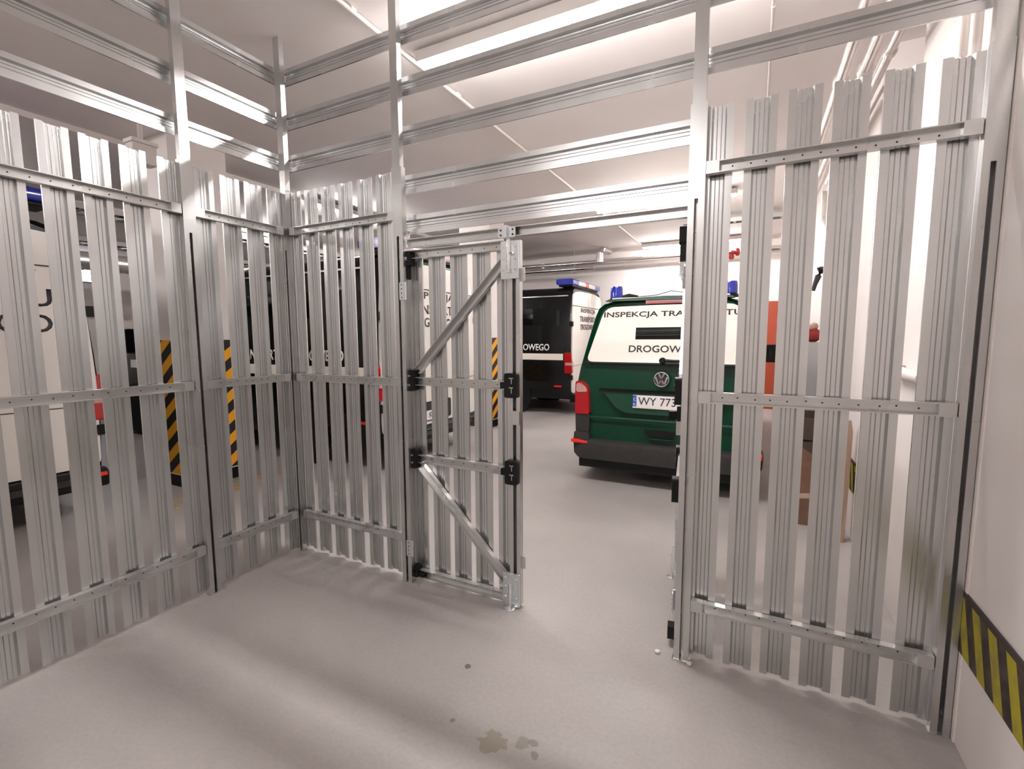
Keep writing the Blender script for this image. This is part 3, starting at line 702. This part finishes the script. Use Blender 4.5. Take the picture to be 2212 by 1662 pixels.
# --- green van seen from behind
def green_van(loc):
    v = thing('green_van', 'dark green van seen from behind with white lettered rear window', 'van', loc, 0)
    z0 = .27
    def fz(z): return (z - z0) / (1.868 - z0)
    prof = [(0, .80), (fz(.36), .835), (fz(.7), .848), (fz(1.02), .848), (fz(1.18), .822), (fz(1.45), .762), (fz(1.70), .702), (fz(1.78), .672), (fz(1.825), .615), (fz(1.855), .45), (1., 0.)]
    st = [(.075, .235, z0, 1.845, .945), (.035, .20, z0, 1.860, .985), (.075, .24, z0, 1.868, 1.), (1.5, 1.5, z0, 1.885, 1.), (3.0, 3.0, z0, 1.88, 1.), (3.5, 3.4, z0, 1.80, .99), (3.95, 3.95, z0, 1.35, .98), (4.05, 4.05, z0, 1.12, .97), (4.6, 4.6, z0, .95, .93), (4.75, 4.75, z0, .8, .85)]
    loft(prof, st).build('body', M_green, v, smooth=32)
    def rear(u, vv, q):      # tailgate surface: upright to z=1.05, then leaning forward
        return (u, .035 + q + max(0., vv - 1.07) * .207, vv)
    # white window field with lettering
    win = panel(rpoly([(-.755, 1.238), (.78, 1.238), (.645, 1.785), (0, 1.797), (-.595, 1.785)], [.07, .07, .10, .4, .10], 5), rear, -.012, .004, 'rear_window', M_whitefilm, v)
    panel([(-.785, 1.222), (.785, 1.222), (.782, 1.238), (-.782, 1.238)], rear, -.014, .004, 'window_rubber', M_blackp, win)
    rt_, up_ = (1, 0, 0), (0, .207, 1)
    yz = lambda z, q: .035 + q + max(0., z - 1.07) * .207
    text('INSPEKCJA TRANSPORTU', 'lettering', M_ink, win, (.032, yz(1.668, -.013), 1.668), rt_, up_, 1.265, .068, 'C', bold=.016)
    text('DROGOWEGO', 'lettering', M_ink, win, (.022, yz(1.338, -.013), 1.338), rt_, up_, .70, .068, 'C', bold=.016)
    sl = panel([(-.272, 1.462), (.272, 1.462), (.272, 1.578), (-.272, 1.578)], rear, -.0135, -.010, 'clear_slit', M_glass, win)
    for z in (1.50, 1.545): panel([(-.27, z), (.27, z + .004), (.27, z + .008), (-.27, z + .004)], rear, -.0138, -.0128, 'slit_line', M_greyp, sl)
    panel([(-.19, 1.805), (.19, 1.805), (.19, 1.84), (-.19, 1.84)], rear, -.03, -.004, 'brake_light', mat('dark_red_lens', (.22, .008, .01), .2, coat=1.), v)
    panel(rpoly([(-.60, 1.842), (.60, 1.842), (.56, 1.862), (0, 1.880), (-.56, 1.862)], .01, 2), rear, -.04, .1, 'roof_spoiler', M_green, v)
    MB().prism([(-.55, .26), (.55, .26), (.55, 2.9), (-.55, 2.9)], lambda u, vv, q: (u, vv, q + .012 - abs(u) * .03), 1.872, 1.888).build('roof_panel', M_white, v)
    # wiper
    wp = MB().tube([(0, yz(1.262, -.03), 1.262), (.10, yz(1.262, -.032), 1.258), (.42, yz(1.262, -.03), 1.262)], [.017, .014, .008], 8).build('wiper', M_blackp, v, smooth=50)
    MB().lathe([(.03, .01), (.03, -.03), (.02, -.04)], (0, yz(1.262, -.012), 1.262), 'y', 14).build('wiper_cap', M_blackp, wp, smooth=40)
    # roundel
    em = thing_ring = MB().lathe([(.068, -.002), (.072, -.012), (.064, -.014), (.060, -.004)], (0, .028, 1.085), 'y', 32, close=False).build('roundel', M_chrome, v, smooth=40)
    MB().lathe([(.0, -.004), (.062, -.004), (.062, 0), (0, 0)], (0, .028, 1.085), 'y', 28).build('roundel_field', M_ink, em)
    lt = MB()
    def stroke(x0, z0_, x1, z1, wd=.0075):
        d = Vector((x1 - x0, z1 - z0_)); n = Vector((-d.y, d.x)).normalized() * wd
        lt.prism([(x0 - n.x, z0_ - n.y), (x1 - n.x, z1 - n.y), (x1 + n.x, z1 + n.y), (x0 + n.x, z0_ + n.y)], lambda u, vv, q: (u, q, 1.085 + vv), .015, .026)
    stroke(-.026, .057, 0, .004); stroke(.026, .057, 0, .004)
    stroke(-.055, .024, -.026, -.052); stroke(.055, .024, .026, -.052); stroke(-.026, -.052, 0, -.004); stroke(.026, -.052, 0, -.004)
    lt.build('roundel_letters', M_chrome, em)
    # plate recess, plate
    rec = panel(rpoly([(-.57, .955), (.57, .955), (.40, .74), (-.40, .74)], [.03, .03, .12, .12], 5), lambda u, vv, q: (u, q, vv), .022, .0345, 'plate_recess', mat('recess_green', (.006, .052, .027), .3, coat=.2), v)
    MB().prism([(.0, 0), (.028, .012), (.028, -.012), (.006, -.016)], lambda u, vv, q: (q, u, .962 + vv), -.6, .6).build('recess_lip', M_blackpaint, rec)
    pl = MB().box(-.262, .004, .800, .262, .018, .925).build('number_plate', M_plate, v)
    MB().box(-.262, .0030, .815, -.225, .0042, .922).build('blue_band', M_euro, pl)
    text('PL', 'country_letters', M_inkw, pl, (-.256, .0028, .824), (1, 0, 0), (0, 0, 1), .024, .022)
    text('C', 'star_ring', M_inkw, pl, (-.254, .0028, .87), (1, 0, 0), (0, 0, 1), .022, .03)
    text('WY 773', 'plate_characters', M_ink, pl, (-.208, .0028, .832), (1, 0, 0), (0, 0, 1), .345, .076)
    MB().box(-.262, .0032, .800, .262, .0042, .813).build('plate_foot', M_stickw, pl)
    # crease, handle
    MB().prism([(.036, .655), (.029, .668), (.029, .674), (.036, .69)], lambda u, vv, q: (q, u, vv), -.70, .70).build('crease', M_green, v)
    hd = panel(rpoly([(-.15, .585), (.15, .585), (.15, .555), (.10, .52), (-.10, .52), (-.15, .555)], .012, 3), lambda u, vv, q: (u, q, vv), .024, .036, 'handle_recess', M_blackp, v)
    MB().prism([(-.10, .498), (.10, .498), (.11, .512), (-.11, .512)], lambda u, vv, q: (u, q, vv), .018, .036).build('handle_lip', M_green, hd)
    # bumper
    bp = MB().quadring([[(x * sx, y, z) for x, y in ((-1, .32), (-1, .10), (-.97, -.01), (-.85, -.045), (.85, -.045), (.97, -.01), (1, .10), (1, .32))] for sx, z in ((.835, .255), (.878, .30), (.885, .40), (.875, .425), (.845, .445))]).build('rear_bumper', M_greyp, v, smooth=30)
    MB().box(-.80, .0, .16, .80, .30, .262).build('bumper_skirt', M_blackp, bp)
    for sd in (-1, 1):
        MB().prism([(.70, .415), (.872, .415), (.872, .447), (.70, .437)], lambda u, vv, q, sd=sd: (sd * u, q, vv), -.052, .10).build('reflector', M_redfilm, bp)
        MB().prism(rpoly([(.69, .44), (.86, .44), (.852, .52), (.70, .515)], .012, 3), lambda u, vv, q, sd=sd: (sd * u, q, vv), -.01, .15).build('bumper_horn', M_greyp, bp)
        lam = MB().prism(rpoly([(.70, .705), (.862, .70), (.858, 1.035), (.80, 1.045), (.715, .98)], [.02, .02, .03, .06, .05], 5), lambda u, vv, q, sd=sd: (sd * u, q + max(0, u - .78) * .35, vv), .005, .16).build('tail_light', M_red, v, smooth=40)
        MB().prism(rpoly([(.722, .935), (.850, .925), (.846, 1.015), (.80, 1.025), (.73, .975)], .03, 4), lambda u, vv, q, sd=sd: (sd * u, q + max(0, u - .78) * .35, vv), .001, .02).build('pale_lens', M_paleens, lam)
        MB().prism([(.705, .52), (.852, .52), (.858, .70), (.70, .70)], lambda u, vv, q, sd=sd: (sd * u, q + max(0, u - .78) * .3, vv), .015, .12).build('corner_panel', M_greyp, v)
        b = MB().lathe([(.085, 0), (.075, .02), (.06, .035)], (sd * .545, .42, 1.862), 'z', 20).build('beacon', M_blackp, v, smooth=40)
        MB().lathe([(.066, .035), (.064, .12), (.058, .148), (.0, .15)], (sd * .545, .42, 1.862), 'z', 20).build('beacon_lens', M_blue, b, smooth=40)
        MB().tube([(sd * .49, .42, 1.89), (sd * .42, .44, 1.915), (sd * .33, .46, 1.905)], [.03, .025, .012], 8).build('beacon_mount', M_blackp, b, smooth=50)
        mirror_part(v, sd, .83, 2.75, 1.25, .24, .2)
        sf = lambda u, vv, q, sd=sd: (sd * (.822 + q - (vv - 1.18) * .27), u, vv)
        for a, b2 in ((.45, 1.45), (1.55, 2.5)):
            MB().prism(rpoly([(a, 1.24), (b2, 1.24), (b2, 1.70), (a, 1.70)], .06, 4), sf, -.01, .012).build('side_window', M_glass, v)
        for y in (.80, 3.55):
            MB().lathe([(0, 0), (.36, 0), (.36, -sd * .05), (0, -sd * .05)], (sd * .845, y, .32), 'x', 24).build('wheel_arch', M_blackp, v)
            wheel(v, sd * .85, y, .30, sd, wd=.2)
    MB().tube([(-.33, .45, 1.9), (-.15, .5, 1.915), (.0, .48, 1.95), (.15, .5, 1.925), (.25, .46, 1.93), (.45, .44, 1.91)], .005, 6).build('beacon_cable', M_copper, v, smooth=50)
    MB().box(-.72, .1, .2, .72, 4.3, .28).build('underbody', M_blackp, v)
    return v
green_van((-.762, 4.60, 0))

# ------------------------------------------------------------------ things along the right wall
t = thing('steel_locker', 'grey steel locker against the right wall beyond the fence', 'locker', (.44, 5.75, 0))
MB().box(0, 0, .05, .25, .55, 1.42).build('body', M_lock, t, bevel=.004)
o = MB().box(-.012, .02, .08, 0, .53, 1.39).build('door', M_lock, t, bevel=.003); MB().box(-.022, .05, .72, -.012, .075, .84).build('handle', M_blackp, o)
for x in (.02, .2):
    for y in (.02, .5): MB().box(x, y, 0, x + .03, y + .03, .05).build('leg', M_blackp, t)
t = thing('folded_bag', 'red and tan folded bag on top of the grey locker', 'bag', (.56, 5.95, 1.42))
MB().tube([(-.09, -.12, .06), (0, -.05, .075), (0, .1, .07), (.02, .16, .05)], [.045, .075, .07, .03], 10).build('red_bundle', M_redcloth, t, smooth=60)
MB().tube([(-.08, -.1, .15), (0, -.02, .165), (.02, .12, .15)], [.02, .045, .02], 8).build('tan_flap', M_tan, t, smooth=60)
t = thing('cardboard_sheet', 'brown cardboard sheet leaning near the foot of the right wall', 'cardboard', (.40, 4.27, 0))
MB().prism(rpoly([(-.06, 0), (.10, 0), (.11, .30), (.05, .55), (-.05, .62)], .02, 3), lambda u, vv, q: (u + q * .3, q + vv * .14, vv), 0, .02).build('sheet', M_card, t)
MB().prism([(-.05, .2), (.10, .22), (.10, .26), (-.05, .24)], lambda u, vv, q: (u, q + vv * .14, vv), -.003, .0).build('packing_tape', M_tan, t)
t = thing('crate', 'dark wooden crate standing between the cardboard and the grey locker', 'crate', (.36, 4.62, 0))
M_cr = mat('dark_crate_wood', (.06, .04, .03), .7)
for k in range(4): MB().box(0, 0, .02 + k * .2, .30, .02, .20 + k * .2).build('plank', M_cr, t)
for k in range(4): MB().box(0, .5, .02 + k * .2, .30, .52, .20 + k * .2).build('plank', M_cr, t)
for x in (0, .27): MB().box(x, .02, 0, x + .03, .5, .82).build('side_panel', M_cr, t)
t = thing('wooden_board', 'narrow weathered board leaning on the chipped wall corner', 'board', (.60, 4.02, 0))
MB().prism(rpoly([(0, 0), (.045, 0), (.06, .80), (.045, .90), (.01, .86)], .02, 3), lambda u, vv, q: (u, q + vv * .05, vv), 0, .03).build('plank', M_wood, t)
MB().prism([(-.006, 0), (.012, 0), (.022, .84), (.006, .84)], lambda u, vv, q: (u, q + vv * .05, vv), -.004, .0).build('dark_edge', M_card, t)
t = thing('wrapped_pipe', 'white wrapped pipe running along the right wall behind the slats at mid height', 'pipe', (XW - .034, 2.72, 1.30))
MB().tube([(0, 0, 0), (0, .52, 0)], .032, 14).build('wrapping', M_conduit, t, smooth=50)
for y in (.06, .46): MB().box(-.006, y - .012, -.036, .034, y + .012, .036).build('clip', M_tray, t)
t = thing('red_extinguisher', 'red fire extinguisher standing at the column between the farther vans', 'extinguisher', (-3.66, 7.0, 0))
MB().lathe([(.07, 0), (.075, .02), (.075, .42), (.05, .5), (.025, .53)], (0, 0, 0), 'z', 18).build('cylinder', M_redv, t, smooth=40)
MB().box(-.02, -.05, .53, .02, .06, .58).build('valve', M_blackp, t)
for x, y, l in ((-.345, YF - .03, 'white crumb of plaster on the floor by the gate post, on the opening side'), (-.20, YF - .05, 'white crumb of plaster on the floor by the gate post, on the panel side')):
    tag(MB().lathe([(.004, 0), (.013, .004), (.012, .012), (.004, .016)], (x, y, 0), 'z', 7).build('plaster_crumb', M_stickw), l, 'crumb')
